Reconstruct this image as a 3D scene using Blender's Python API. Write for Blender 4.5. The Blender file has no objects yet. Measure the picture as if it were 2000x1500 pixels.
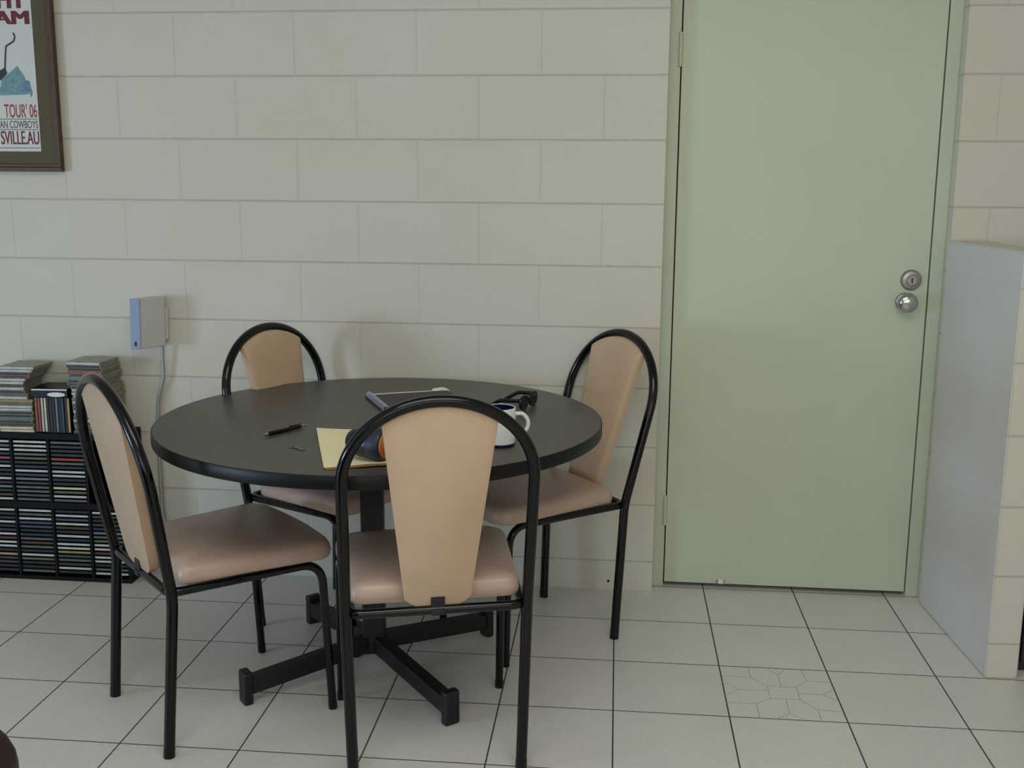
import bpy, bmesh, math, random
from mathutils import Vector, Matrix
R = random.Random(7)
scene = bpy.context.scene
COL = scene.collection

# ------------------------------------------------------------------ colour and materials
def lin(c):
    return tuple((v / 12.92 if v <= 0.04045 else ((v + 0.055) / 1.055) ** 2.4) for v in (x / 255 for x in c))

def mat(name, rgb, rough=0.5, metal=0.0, var=0.0, scale=20.0, bump=0.0, bscale=200.0, coat=0.0, spec=0.5):
    m = bpy.data.materials.new(name); m.use_nodes = True
    nt = m.node_tree; b = nt.nodes['Principled BSDF']
    col = lin(rgb) + (1,)
    b.inputs['Base Color'].default_value = col
    b.inputs['Roughness'].default_value = rough
    b.inputs['Metallic'].default_value = metal
    b.inputs['Coat Weight'].default_value = coat
    b.inputs['Specular IOR Level'].default_value = spec
    if var or bump:
        tc = nt.nodes.new('ShaderNodeTexCoord')
        if var:
            n = nt.nodes.new('ShaderNodeTexNoise'); n.inputs['Scale'].default_value = scale; n.inputs['Detail'].default_value = 4
            nt.links.new(tc.outputs['Object'], n.inputs['Vector'])
            r = nt.nodes.new('ShaderNodeMapRange'); r.inputs['From Min'].default_value = 0.3; r.inputs['From Max'].default_value = 0.7
            r.inputs['To Min'].default_value = 1 - var; r.inputs['To Max'].default_value = 1 + var
            nt.links.new(n.outputs['Fac'], r.inputs['Value'])
            mx = nt.nodes.new('ShaderNodeVectorMath'); mx.operation = 'SCALE'; mx.inputs[0].default_value = col[:3]
            nt.links.new(r.outputs['Result'], mx.inputs['Scale']); nt.links.new(mx.outputs[0], b.inputs['Base Color'])
        if bump:
            n = nt.nodes.new('ShaderNodeTexNoise'); n.inputs['Scale'].default_value = bscale; n.inputs['Detail'].default_value = 3
            nt.links.new(tc.outputs['Object'], n.inputs['Vector'])
            bp = nt.nodes.new('ShaderNodeBump'); bp.inputs['Strength'].default_value = bump; bp.inputs['Distance'].default_value = 0.002
            nt.links.new(n.outputs['Fac'], bp.inputs['Height']); nt.links.new(bp.outputs['Normal'], b.inputs['Normal'])
    return m

class NB:
    """small node-building helper"""
    def __init__(s, m): s.nt = m.node_tree
    def n(s, t, **kw):
        k = s.nt.nodes.new(t)
        for a, v in kw.items(): setattr(k, a, v)
        return k
    def put(s, sock, v):
        if hasattr(v, 'is_linked') or hasattr(v, 'node'): s.nt.links.new(v, sock)
        else: sock.default_value = v
    def math(s, op, a, b=0.0, c=None):
        k = s.n('ShaderNodeMath', operation=op); s.put(k.inputs[0], a); s.put(k.inputs[1], b)
        if c is not None: s.put(k.inputs[2], c)
        return k.outputs[0]
    def smooth(s, v, a, b, ta=0.0, tb=1.0):
        k = s.n('ShaderNodeMapRange', interpolation_type='SMOOTHSTEP')
        s.put(k.inputs['Value'], v); k.inputs['From Min'].default_value = a; k.inputs['From Max'].default_value = b
        k.inputs['To Min'].default_value = ta; k.inputs['To Max'].default_value = tb
        return k.outputs[0]
    def mix(s, f, a, b):
        k = s.n('ShaderNodeMix', data_type='RGBA'); s.put(k.inputs[0], f)
        s.put(k.inputs[6], a); s.put(k.inputs[7], b)
        return k.outputs[2]

def block_material(name, rgb, x0, axis='X', z0=0.097, soft=1.0):
    """painted concrete blockwork 400 x 200, shallow tooled joints"""
    m = mat(name, rgb, 0.55); g = NB(m); b = m.node_tree.nodes['Principled BSDF']
    tc = g.n('ShaderNodeTexCoord'); sp = g.n('ShaderNodeSeparateXYZ'); g.nt.links.new(tc.outputs['Object'], sp.inputs[0])
    u = g.math('SUBTRACT', sp.outputs[0 if axis == 'X' else 1], x0)
    v = g.math('DIVIDE', g.math('ADD', sp.outputs[2], z0), 0.2)
    row = g.math('FLOOR', v)
    dv = g.math('MULTIPLY', g.math('PINGPONG', v, 0.5), 0.2)                     # distance to nearest bed joint
    par = g.math('MULTIPLY', g.math('SUBTRACT', 1.0, g.math('MODULO', row, 2.0)), 0.5)
    uu = g.math('ADD', g.math('DIVIDE', u, 0.4), g.math('ADD', par, 40.0))
    du = g.math('MULTIPLY', g.math('PINGPONG', uu, 0.5), 0.4)                    # distance to nearest head joint
    hj = g.smooth(dv, 0.001, 0.0048); vj = g.smooth(du, 0.001, 0.0048)
    line = g.math('MINIMUM', g.math('MULTIPLY_ADD', hj, 0.24 * soft, 1 - 0.24 * soft), g.math('MULTIPLY_ADD', vj, 0.09 * soft, 1 - 0.09 * soft))
    nz = g.n('ShaderNodeTexNoise'); nz.inputs['Scale'].default_value = 1.7; nz.inputs['Detail'].default_value = 5
    g.nt.links.new(tc.outputs['Object'], nz.inputs['Vector'])
    fine = g.n('ShaderNodeTexNoise'); fine.inputs['Scale'].default_value = 260; fine.inputs['Detail'].default_value = 3
    g.nt.links.new(tc.outputs['Object'], fine.inputs['Vector'])
    c = lin(rgb) + (1,)
    warm = (c[0] * 0.97, c[1] * 0.96, c[2] * 0.91, 1)
    base = g.mix(g.smooth(nz.outputs['Fac'], 0.35, 0.7), c, warm)
    sc = g.n('ShaderNodeVectorMath', operation='SCALE'); g.nt.links.new(base, sc.inputs[0]); g.nt.links.new(line, sc.inputs['Scale'])
    g.nt.links.new(sc.outputs[0], b.inputs['Base Color'])
    h = g.math('ADD', g.math('MINIMUM', g.math('MULTIPLY', hj, 1.0), g.math('MULTIPLY_ADD', vj, 0.4, 0.6)), g.math('MULTIPLY', fine.outputs['Fac'], 0.25))
    bp = g.n('ShaderNodeBump'); bp.inputs['Strength'].default_value = 0.5 * soft; bp.inputs['Distance'].default_value = 0.002
    g.nt.links.new(h, bp.inputs['Height']); g.nt.links.new(bp.outputs['Normal'], b.inputs['Normal'])
    return m

def tile_material():
    m = mat('floor_tile', (196, 193, 184), 0.36); g = NB(m); b = m.node_tree.nodes['Principled BSDF']
    tc = g.n('ShaderNodeTexCoord'); mp = g.n('ShaderNodeMapping', vector_type='POINT')
    mp.inputs['Rotation'].default_value = (0, 0, -0.00534)
    g.nt.links.new(tc.outputs['Object'], mp.inputs['Vector'])
    sp = g.n('ShaderNodeSeparateXYZ'); g.nt.links.new(mp.outputs[0], sp.inputs[0])
    S = 0.30366
    u = g.math('DIVIDE', g.math('SUBTRACT', sp.outputs[0], 1.75954 - 40 * S), S)
    v = g.math('DIVIDE', g.math('SUBTRACT', sp.outputs[1], -0.26724 - 40 * S), S)
    du = g.math('MULTIPLY', g.math('PINGPONG', u, 0.5), S); dv = g.math('MULTIPLY', g.math('PINGPONG', v, 0.5), S)
    d = g.math('MINIMUM', du, dv)
    gr = g.smooth(d, 0.0012, 0.0026)
    cell = g.n('ShaderNodeCombineXYZ'); g.nt.links.new(g.math('FLOOR', u), cell.inputs[0]); g.nt.links.new(g.math('FLOOR', v), cell.inputs[1])
    wn = g.n('ShaderNodeTexWhiteNoise'); g.nt.links.new(cell.outputs[0], wn.inputs['Vector'])
    nz = g.n('ShaderNodeTexNoise'); nz.inputs['Scale'].default_value = 90; nz.inputs['Detail'].default_value = 6
    g.nt.links.new(tc.outputs['Object'], nz.inputs['Vector'])
    n2 = g.n('ShaderNodeTexNoise'); n2.inputs['Scale'].default_value = 5; n2.inputs['Detail'].default_value = 4
    g.nt.links.new(tc.outputs['Object'], n2.inputs['Vector'])
    sc = g.math('MULTIPLY', g.math('MULTIPLY_ADD', wn.outputs['Value'], 0.05, 0.975), g.math('MULTIPLY_ADD', nz.outputs['Fac'], 0.24, 0.88))
    sc = g.math('MULTIPLY', sc, g.math('MULTIPLY_ADD', n2.outputs['Fac'], 0.12, 0.94))
    tile = g.n('ShaderNodeVectorMath', operation='SCALE'); tile.inputs[0].default_value = lin((214, 211, 204)); g.nt.links.new(sc, tile.inputs['Scale'])
    g.nt.links.new(g.mix(gr, lin((58, 56, 54)) + (1,), tile.outputs[0]), b.inputs['Base Color'])
    g.nt.links.new(g.smooth(d, 0.0012, 0.0026, 0.85, 0.36), b.inputs['Roughness'])
    bp = g.n('ShaderNodeBump'); bp.inputs['Strength'].default_value = 0.5; bp.inputs['Distance'].default_value = 0.0015
    g.nt.links.new(g.math('ADD', gr, g.math('MULTIPLY', nz.outputs['Fac'], 0.12)), bp.inputs['Height']); g.nt.links.new(bp.outputs['Normal'], b.inputs['Normal'])
    return m

M = {
    'wall': block_material('painted_block', (208, 204, 191), 0.68968),
    'nib': block_material('painted_block_stub', (208, 204, 191), 2.75),
    'nib_face_lit': block_material('painted_block_smooth_lit', (210, 208, 206), 0.02, 'Y', soft=0.1),  # same cream paint, smooth left face; blue window light put into the colour
    'room': mat('painted_plaster', (206, 204, 194), 0.7, var=0.02, scale=3),
    'ceiling': mat('ceiling_white', (214, 210, 198), 0.8, var=0.02, scale=3),
    'floor': tile_material(),
    'door': mat('green_door_paint', (192, 201, 178), 0.42, var=0.025, scale=2.2, bump=0.08, bscale=120),
    'frame': mat('green_frame_paint', (189, 198, 176), 0.4, var=0.02, scale=4),
    'dark_gap': mat('dark_gap', (24, 26, 22), 0.9, var=0.1),
    'chrome': mat('brushed_chrome', (190, 190, 188), 0.16, 1.0, var=0.03),
    'satin': mat('worn_satin_metal', (168, 162, 158), 0.38, 1.0, var=0.2, scale=160),
    'black_tube': mat('black_enamel', (6, 6, 8), 0.13, var=0.1, scale=30, spec=0.38),
    'black_matt': mat('black_powder_coat', (12, 12, 13), 0.5, var=0.1, scale=60),
    'vinyl': mat('beige_vinyl', (193, 166, 149), 0.34, var=0.035, scale=9, bump=0.12, bscale=500),
    'vinyl_back': mat('beige_board', (196, 168, 140), 0.5, var=0.03, scale=14, bump=0.08, bscale=400),
    'laminate': mat('charcoal_laminate', (76, 72, 66), 0.40, var=0.14, scale=420, bump=0.05, bscale=600),
    'edge': mat('black_edge_band', (11, 11, 12), 0.42, var=0.1, spec=0.3),
    'rack': mat('black_rack_board', (9, 9, 10), 0.6, var=0.15, scale=30, spec=0.2),
    'case': mat('cd_case_plastic', (20, 20, 20), 0.4, var=0.1, scale=40, spec=0.3),
    'case_pale': mat('cd_case_clear_edge', (128, 126, 108), 0.3, var=0.35, scale=60),
    'paper': mat('white_paper', (226, 226, 226), 0.7, var=0.02),
    'manila': mat('manila_card', (240, 228, 184), 0.65, var=0.02, scale=12),
    'manila_edge': mat('brown_card_edge', (150, 110, 70), 0.7, var=0.05),
    'mug': mat('white_glaze', (226, 226, 224), 0.14, var=0.01),
    'navy_glaze': mat('navy_glaze', (16, 22, 66), 0.12, var=0.05),
    'navy': mat('navy_plastic', (12, 14, 26), 0.35, var=0.08),
    'slate': mat('slate_blue_rubber', (30, 38, 56), 0.5, var=0.06),
    'amber': mat('amber_lens', (186, 108, 46), 0.3, var=0.06),
    'note_cover': mat('charcoal_cover', (40, 40, 42), 0.5, var=0.06),
    'wire': mat('white_wire', (176, 184, 204), 0.3, 0.2, var=0.03),
    'silver': mat('silver_tip', (196, 196, 192), 0.25, 1.0, var=0.03),
    'key': mat('nickel_key', (140, 136, 118), 0.35, 1.0, var=0.1, scale=90),
    'lens': mat('smoked_lens', (10, 10, 12), 0.08, var=0.05),
    'wood_frame': mat('dark_picture_wood', (76, 50, 30), 0.45, var=0.2, scale=40),
    'mat_board': mat('olive_mat_board', (90, 83, 62), 0.85, var=0.06, scale=80),
    'print': mat('poster_paper', (208, 210, 206), 0.6, var=0.015, scale=20),
    'ink_red': mat('red_ink', (158, 62, 50), 0.7, var=0.12, scale=260),
    'ink_maroon': mat('maroon_ink', (108, 40, 42), 0.7, var=0.12, scale=260),
    'ink_brown': mat('brown_ink', (92, 70, 62), 0.7, var=0.12, scale=260),
    'ink_teal': mat('teal_ink', (112, 152, 156), 0.7, var=0.2, scale=70),
    'ink_blue': mat('blue_ink', (104, 134, 158), 0.7, var=0.2, scale=70),
    'ink_dark': mat('dark_ink', (52, 58, 60), 0.7, var=0.1, scale=90),
    'unit_white': mat('off_white_casing', (206, 204, 200), 0.45, var=0.015),
    'unit_blue': mat('blue_grey_casing', (142, 158, 186), 0.45, var=0.015),
    'conduit': mat('grey_conduit', (176, 178, 178), 0.3, 0.5, var=0.04),
    'inlay': mat('tile_groove', (166, 165, 158), 0.7, var=0.1, scale=50),
    'leather': mat('oxblood_leather', (40, 22, 20), 0.4, var=0.12, scale=20, bump=0.2, bscale=160),
    'wood': mat('dark_wood', (44, 26, 20), 0.4, var=0.15, scale=30),
    'cabinet': mat('dark_cabinet', (46, 40, 48), 0.6, var=0.08),
    'white_metal': mat('white_window_frame', (220, 222, 222), 0.4, var=0.01),
}
def glass_material():
    m = bpy.data.materials.new('window_glass'); m.use_nodes = True; nt = m.node_tree
    nt.nodes.remove(nt.nodes['Principled BSDF']); out = nt.nodes['Material Output']
    t = nt.nodes.new('ShaderNodeBsdfTransparent'); gl = nt.nodes.new('ShaderNodeBsdfGlossy'); gl.inputs['Roughness'].default_value = 0.02
    fr = nt.nodes.new('ShaderNodeFresnel'); mx = nt.nodes.new('ShaderNodeMixShader')
    nt.links.new(fr.outputs[0], mx.inputs[0]); nt.links.new(t.outputs[0], mx.inputs[1]); nt.links.new(gl.outputs[0], mx.inputs[2]); nt.links.new(mx.outputs[0], out.inputs['Surface'])
    return m
M['glass'] = glass_material()
SPINES = {}
for nm, c in {'pale': (186, 188, 182), 'grey': (88, 92, 90), 'dark': (30, 31, 34), 'black': (22, 22, 25), 'red': (158, 58, 44), 'tan': (172, 142, 96),
              'olive': (96, 92, 58), 'blue': (52, 66, 90), 'teal': (92, 118, 124), 'yellow': (150, 134, 74), 'maroon': (78, 46, 44),
              'cream': (206, 194, 160), 'orange': (142, 80, 46), 'green': (56, 74, 60), 'navy': (32, 38, 56), 'brown': (64, 52, 44)}.items():
    SPINES[nm] = mat('spine_' + nm, c, 0.4, var=0.16, scale=90)

# ------------------------------------------------------------------ geometry helpers (all return bmesh)
def link(name, bm, m, parent=None, smooth=False, loc=None):
    bmesh.ops.recalc_face_normals(bm, faces=bm.faces)
    me = bpy.data.meshes.new(name); bm.to_mesh(me); bm.free()
    for k in (m if isinstance(m, (list, tuple)) else [m]): me.materials.append(k)
    o = bpy.data.objects.new(name, me); COL.objects.link(o)
    if parent is not None: o.parent = parent
    if loc is not None: o.location = loc
    if smooth:
        for f in me.polygons: f.use_smooth = True
        me.set_sharp_from_angle(angle=math.radians(38 if smooth is True else smooth))
    return o

def tag(o, label=None, cat=None, group=None, kind=None):
    if label: o['label'] = label
    if cat: o['category'] = cat
    if group: o['group'] = group
    if kind: o['kind'] = kind
    return o

def empty(name, loc=(0, 0, 0), rz=0.0):
    o = bpy.data.objects.new(name, None); COL.objects.link(o); o.location = loc; o.rotation_euler = (0, 0, rz)
    o.empty_display_size = 0.05
    return o

def box(bm, lo, hi, bev=0.0, mi=0, seg=2):
    r = bmesh.ops.create_cube(bm, size=1.0)
    for v in r['verts']:
        v.co = Vector([lo[i] + (v.co[i] + 0.5) * (hi[i] - lo[i]) for i in range(3)])
    fs = list({f for v in r['verts'] for f in v.link_faces})
    for f in fs: f.material_index = mi
    if bev:
        es = list({e for v in r['verts'] for e in v.link_edges})
        bmesh.ops.bevel(bm, geom=es, offset=bev, segments=seg, affect='EDGES', profile=0.5)
    return bm

def boxm(lo, hi, bev=0.0): return box(bmesh.new(), lo, hi, bev)

def prism(bm, pts, z0, z1, bev=0.0, mi=0):
    """vertical prism over a plan polygon"""
    vs = [bm.verts.new((x, y, z0)) for x, y in pts]; f = bm.faces.new(vs); f.material_index = mi
    r = bmesh.ops.extrude_face_region(bm, geom=[f])
    nv = [g for g in r['geom'] if isinstance(g, bmesh.types.BMVert)]
    for v in nv: v.co.z = z1
    if bev:
        es = list({e for v in vs + nv for e in v.link_edges})
        bmesh.ops.bevel(bm, geom=es, offset=bev, segments=2, affect='EDGES')
    return bm

def fillet(pts, rad, n=8):
    """round the corners of a polyline; rad is one number or one per inner point"""
    pts = [Vector(p) for p in pts]; out = [pts[0]]
    for i in range(1, len(pts) - 1):
        r = rad[i - 1] if isinstance(rad, (list, tuple)) else rad
        a, b, c = pts[i - 1], pts[i], pts[i + 1]
        u = (a - b); w = (c - b); lu, lw = u.length, w.length; u.normalize(); w.normalize()
        ang = u.angle(w)
        if r <= 0 or ang > 3.1: out.append(b); continue
        t = min(r / math.tan(ang / 2), lu * 0.49, lw * 0.49)
        p, q = b + u * t, b + w * t
        for k in range(n + 1):
            s = k / n; out.append(p.lerp(b, s).lerp(b.lerp(q, s), s))
    out.append(pts[-1])
    return out

def tube(bm, path, r, seg=14, cap=True, closed=False, radii=None):
    path = [Vector(p) for p in path]; n = len(path); rings = []
    tan = []
    for i in range(n):
        a = path[i - 1] if i or closed else path[0]; b = path[(i + 1) % n] if i < n - 1 or closed else path[-1]
        tan.append((b - a).normalized())
    ref = Vector((0, 0, 1)) if abs(tan[0].z) < 0.9 else Vector((1, 0, 0))
    nrm = tan[0].cross(ref).normalized()
    for i in range(n):
        if i:
            ax = tan[i - 1].cross(tan[i])
            if ax.length > 1e-7: nrm = Matrix.Rotation(tan[i - 1].angle(tan[i]), 3, ax.normalized()) @ nrm
        nrm = (nrm - tan[i] * nrm.dot(tan[i])).normalized(); bn = tan[i].cross(nrm)
        rr = radii[i] if radii else r
        rings.append([bm.verts.new(path[i] + (nrm * math.cos(2 * math.pi * k / seg) + bn * math.sin(2 * math.pi * k / seg)) * rr) for k in range(seg)])
    for i in range(n if closed else n - 1):
        A, B = rings[i], rings[(i + 1) % n]
        for k in range(seg): bm.faces.new((A[k], A[(k + 1) % seg], B[(k + 1) % seg], B[k]))
    if cap and not closed:
        bm.faces.new(rings[0]); bm.faces.new(rings[-1])
    return bm

def lathe(bm, prof, seg=48, mi=0, origin=(0, 0, 0)):
    """profile of (r, z) turned about z"""
    o = Vector(origin); rings = []
    for r, z in prof:
        if r < 1e-6: rings.append([bm.verts.new(o + Vector((0, 0, z)))])
        else: rings.append([bm.verts.new(o + Vector((r * math.cos(2 * math.pi * k / seg), r * math.sin(2 * math.pi * k / seg), z))) for k in range(seg)])
    for A, B in zip(rings, rings[1:]):
        for k in range(seg):
            k2 = (k + 1) % seg
            if len(A) == 1: f = bm.faces.new((A[0], B[k2], B[k]))
            elif len(B) == 1: f = bm.faces.new((A[k], A[k2], B[0]))
            else: f = bm.faces.new((A[k], A[k2], B[k2], B[k]))
            f.material_index = mi
    return bm

def xform(bm, mtx):
    bmesh.ops.transform(bm, matrix=mtx, verts=bm.verts); return bm

def text_mesh(name, body, x_right, z_base, width, height, y, m, parent, bold=0.0, fat=0.0):
    """raised lettering facing -y, right-aligned at x_right, scaled to width x height"""
    cu = bpy.data.curves.new(name, 'FONT'); cu.body = body; cu.extrude = 0.02; cu.offset = bold
    t = bpy.data.objects.new('tmp', cu); COL.objects.link(t)
    dg = bpy.context.evaluated_depsgraph_get(); me = bpy.data.meshes.new_from_object(t.evaluated_get(dg))
    bpy.data.objects.remove(t); bpy.data.curves.remove(cu)
    xs = [v.co.x for v in me.vertices]; ys = [v.co.y for v in me.vertices]
    x0, x1, y0, y1 = min(xs), max(xs), min(ys), max(ys)
    for v in me.vertices:
        x = (v.co.x - x1) / (x1 - x0) * width + x_right; z = (v.co.y - y0) / (y1 - y0) * height + z_base
        v.co = Vector((x, y - v.co.z * 0.02, z))
    if fat:                                                             # heavy poster type: strokes thickened sideways
        bm = bmesh.new(); bm.from_mesh(me)
        src = list(bm.verts) + list(bm.edges) + list(bm.faces)
        for k in (-1, -0.5, 0.5, 1):
            g = bmesh.ops.duplicate(bm, geom=src)['geom']
            bmesh.ops.translate(bm, vec=(k * fat, -0.00002 * (k + 2), 0), verts=[v for v in g if isinstance(v, bmesh.types.BMVert)])
        bm.to_mesh(me); bm.free()
    me.materials.clear(); me.materials.append(m); me.name = name
    o = bpy.data.objects.new(name, me); COL.objects.link(o); o.parent = parent
    return o

# ------------------------------------------------------------------ the room
XL, XR, YB, CH = -4.6, 4.6, -5.8, 2.75
OX0, OX1, OH = 1.886, 2.779, 2.14                                     # door opening
bm = bmesh.new()
box(bm, (XL - 0.1, 0, 0), (OX0, 0.19, CH)); box(bm, (OX1, 0, 0), (XR + 0.1, 0.19, CH)); box(bm, (OX0, 0, OH), (OX1, 0.19, CH))
tag(link('wall_back', bm, M['wall']), 'cream painted concrete block wall behind the table', None, None, 'structure')
floor = tag(link('floor', boxm((XL - 0.1, YB - 0.1, -0.06), (XR + 0.1, 0.19, 0)), M['floor']), 'floor of pale grey square tiles with dark grout', kind='structure')
SK = (0.6, 2.8, -3.6, -2.0)                                            # skylight opening x0, x1, y0, y1
bm = bmesh.new()
box(bm, (XL - 0.1, YB - 0.1, CH), (SK[0], 0.19, CH + 0.08)); box(bm, (SK[1], YB - 0.1, CH), (XR + 0.1, 0.19, CH + 0.08))
box(bm, (SK[0], YB - 0.1, CH), (SK[1], SK[2], CH + 0.08)); box(bm, (SK[0], SK[3], CH), (SK[1], 0.19, CH + 0.08))
tag(link('ceiling', bm, M['ceiling']), 'plain ceiling with a skylight', kind='structure')
w3 = tag(empty('window_3', (0, 0, 0)), 'flat skylight in the ceiling', kind='structure')
bm = bmesh.new()
for a, b, c, d in ((SK[0], SK[1], SK[2], SK[2] + 0.04), (SK[0], SK[1], SK[3] - 0.04, SK[3]), (SK[0], SK[0] + 0.04, SK[2] + 0.04, SK[3] - 0.04), (SK[1] - 0.04, SK[1], SK[2] + 0.04, SK[3] - 0.04)):
    box(bm, (a, c, CH + 0.01), (b, d, CH + 0.07))
link('window_frame', bm, M['white_metal'], w3)
link('pane', boxm((SK[0] + 0.04, SK[2] + 0.04, CH + 0.04), (SK[1] - 0.04, SK[3] - 0.04, CH + 0.046)), M['glass'], w3)
tag(link('wall_right', boxm((XR, YB, 0), (XR + 0.1, 0, CH)), M['room']), 'plain wall on the right', kind='structure')
# left wall and rear wall each with one window
def wall_with_hole(name, axis, at, t, a0, a1, h0, h1, z0, z1, m):
    bm = bmesh.new()
    def bx(a, b, c, d):
        if axis == 'x': box(bm, (at, a, c), (at + t, b, d))
        else: box(bm, (a, at, c), (b, at + t, d))
    bx(a0, h0, 0, CH); bx(h1, a1, 0, CH); bx(h0, h1, 0, z0); bx(h0, h1, z1, CH)
    return tag(link(name, bm, m), 'plain wall with a wide window', kind='structure')
LW = (-4.9, -3.6, 0.4, 1.35)
RW = (0.4, 4.2, 1.0, 2.6)
wall_with_hole('wall_left', 'x', XL - 0.1, 0.1, YB, 0.0, LW[0], LW[1], LW[2], LW[3], M['room'])
wall_with_hole('wall_rear', 'y', YB - 0.1, 0.1, XL, XR, RW[0], RW[1], RW[2], RW[3], M['room'])
def window(name, axis, at, h0, h1, z0, z1):
    w = tag(empty(name, (0, 0, 0)), 'white framed window letting in daylight', kind='structure')
    def bx(bm, a, b, c, d, t0, t1):
        if axis == 'x': box(bm, (at + t0, a, c), (at + t1, b, d))
        else: box(bm, (a, at + t0, c), (b, at + t1, d))
    bm = bmesh.new(); mid = (h0 + h1) / 2
    bx(bm, h0, h1, z0, z0 + 0.04, 0.02, 0.08); bx(bm, h0, h1, z1 - 0.04, z1, 0.02, 0.08)
    for c in (h0, mid - 0.02, h1 - 0.04): bx(bm, c, c + 0.04, z0 + 0.04, z1 - 0.04, 0.02, 0.08)
    link('window_frame', bm, M['white_metal'], w)
    bm = bmesh.new(); bx(bm, h0 + 0.04, h1 - 0.04, z0 + 0.04, z1 - 0.04, 0.045, 0.051); link('pane', bm, M['glass'], w)
window('window_1', 'x', XL - 0.1, *LW); window('window_2', 'y', YB - 0.1, *RW)

# decorated floor tile: fine engraved lines
def px_ray(u, v):
    x, y = (u - 1000) / F_PX, (v - 750) / F_PX
    return FWD + RGT * x - UPV * y
CAM = Vector((1.75956, -3.53, 1.37675)); F_PX = 2111.69
yaw, pit, rol = -0.10096, -0.18642, 0.00687
FWD = Vector((math.sin(yaw) * math.cos(pit), math.cos(yaw) * math.cos(pit), math.sin(pit)))
_r = Vector((math.cos(yaw), -math.sin(yaw), 0)); _u = _r.cross(FWD)
RGT = _r * math.cos(rol) + _u * math.sin(rol); UPV = _u * math.cos(rol) - _r * math.sin(rol)
def on_z(u, v, z):
    d = px_ray(u, v); return CAM + d * ((z - CAM.z) / d.z)
S_T, T_X, T_Y = 0.30366, 1.75954 + 0.30366, -0.26724 - 2 * 0.30366   # lower-left corner of the decorated tile (tile frame)
def tile_pt(a, b):                                                   # a, b in 0..1 across the tile
    x, y = T_X + a * S_T, T_Y + b * S_T; c, s = math.cos(0.00534), math.sin(0.00534)
    return Vector((x * c - y * s, x * s + y * c, 0.0004))
pat = [[(0.27, 1), (0.27, 0.78), (0, 0.78)], [(0.27, 0.78), (0.40, 0.62), (0.66, 0.62), (0.66, 0.38), (0.40, 0.38), (0.40, 0.62)],
       [(0.53, 0.62), (0.53, 0.86), (0.44, 1)], [(0.53, 0.86), (0.62, 1)], [(0.76, 1), (0.78, 0.76), (0.66, 0.62)], [(0.78, 0.76), (1, 0.76)],
       [(0.40, 0.52), (0.14, 0.52), (0, 0.40)], [(0.14, 0.52), (0, 0.66)], [(0.40, 0.38), (0.26, 0.26), (0, 0.26)], [(0.26, 0.26), (0.26, 0)],
       [(0.53, 0.38), (0.53, 0.11), (0.40, 0)], [(0.53, 0.11), (0.66, 0)], [(0.66, 0.38), (0.78, 0.2), (1, 0.2)], [(0.78, 0.2), (0.78, 0)],
       [(0.66, 0.5), (0.88, 0.5), (1, 0.62)], [(0.88, 0.5), (1, 0.38)]]
bm = bmesh.new()
for pl in pat:
    for a, b in zip(pl, pl[1:]):
        p, q = tile_pt(*a), tile_pt(*b); n = Vector((-(q - p).y, (q - p).x, 0)).normalized() * 0.0009
        lo = [bm.verts.new(k) for k in (p + n, p - n, q - n, q + n)]
        f = bm.faces.new(lo); r = bmesh.ops.extrude_face_region(bm, geom=[f])
        for v in r['geom']:
            if isinstance(v, bmesh.types.BMVert): v.co.z = -0.001
tag(link('tile_engraving', bm, M['inlay'], floor), 'fine engraved line pattern on one tile')

# ------------------------------------------------------------------ door, frame and hardware
DY = 0.055
door = tag(empty('door_1', (0, 0, 0)), 'pale green flush door beside the low wall', kind='structure')
bm = bmesh.new()
box(bm, (OX0, 0.05, 0), (1.9255, 0.13, OH), 0.002); box(bm, (2.738, 0.05, 0), (OX1, 0.13, OH), 0.002); box(bm, (1.9255, 0.05, 2.085), (2.738, 0.13, OH), 0.002)
link('door_frame', bm, M['frame'], door)
leaf = link('door_leaf', boxm((1.9295, DY, 0.016), (2.7345, DY + 0.036, 2.08), 0.0015), M['door'], door)
link('door_gap_shade', boxm((1.9255, DY + 0.040, 0.0), (2.738, DY + 0.075, 2.085)), M['dark_gap'], door)  # dark sheet across the doorway behind the leaf, painted as shade in the gaps
for zc in (0.275, 1.785):
    bm = bmesh.new(); tube(bm, [(1.924, 0.047, zc - 0.052), (1.924, 0.047, zc + 0.052)], 0.0062, 12)
    for k in range(-1, 2): box(bm, (1.9174, 0.041, zc + k * 0.034 - 0.001), (1.9306, 0.052, zc + k * 0.034 + 0.001))
    link('hinge', bm, M['frame'], door, True)
def disc_part(name, prof, x, z, m, parent):
    bm = bmesh.new(); lathe(bm, prof, 40); xform(bm, Matrix.Translation((x, DY, z)) @ Matrix.Rotation(math.radians(90), 4, 'X'))
    return link(name, bm, m, parent, True)
lock = disc_part('deadlock', [(0, 0.016), (0.016, 0.016), (0.018, 0.013), (0.028, 0.011), (0.0325, 0.005), (0.0335, 0)], 2.681, 1.07, M['satin'], door)
link('keyhole', boxm((2.6795, DY - 0.0175, 1.061), (2.6830, DY - 0.015, 1.078), 0.0006), M['dark_gap'], lock)
disc_part('knob_rosette', [(0, 0.006), (0.024, 0.006), (0.028, 0.003), (0.029, 0)], 2.666, 1.0, M['satin'], door)
knob = disc_part('door_knob', [(0, 0.060), (0.013, 0.0592), (0.024, 0.056), (0.0305, 0.049), (0.032, 0.042), (0.029, 0.034), (0.020, 0.027), (0.014, 0.018), (0.013, 0.004)], 2.666, 1.0, M['chrome'], door)
link('knob_button', boxm((2.6625, DY - 0.0625, 0.9965), (2.6695, DY - 0.058, 1.0035), 0.001), M['satin'], knob)
stopper = link('door_catch', boxm((2.113, DY - 0.008, 0.018), (2.131, DY, 0.034), 0.002), M['paper'], door)
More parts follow.
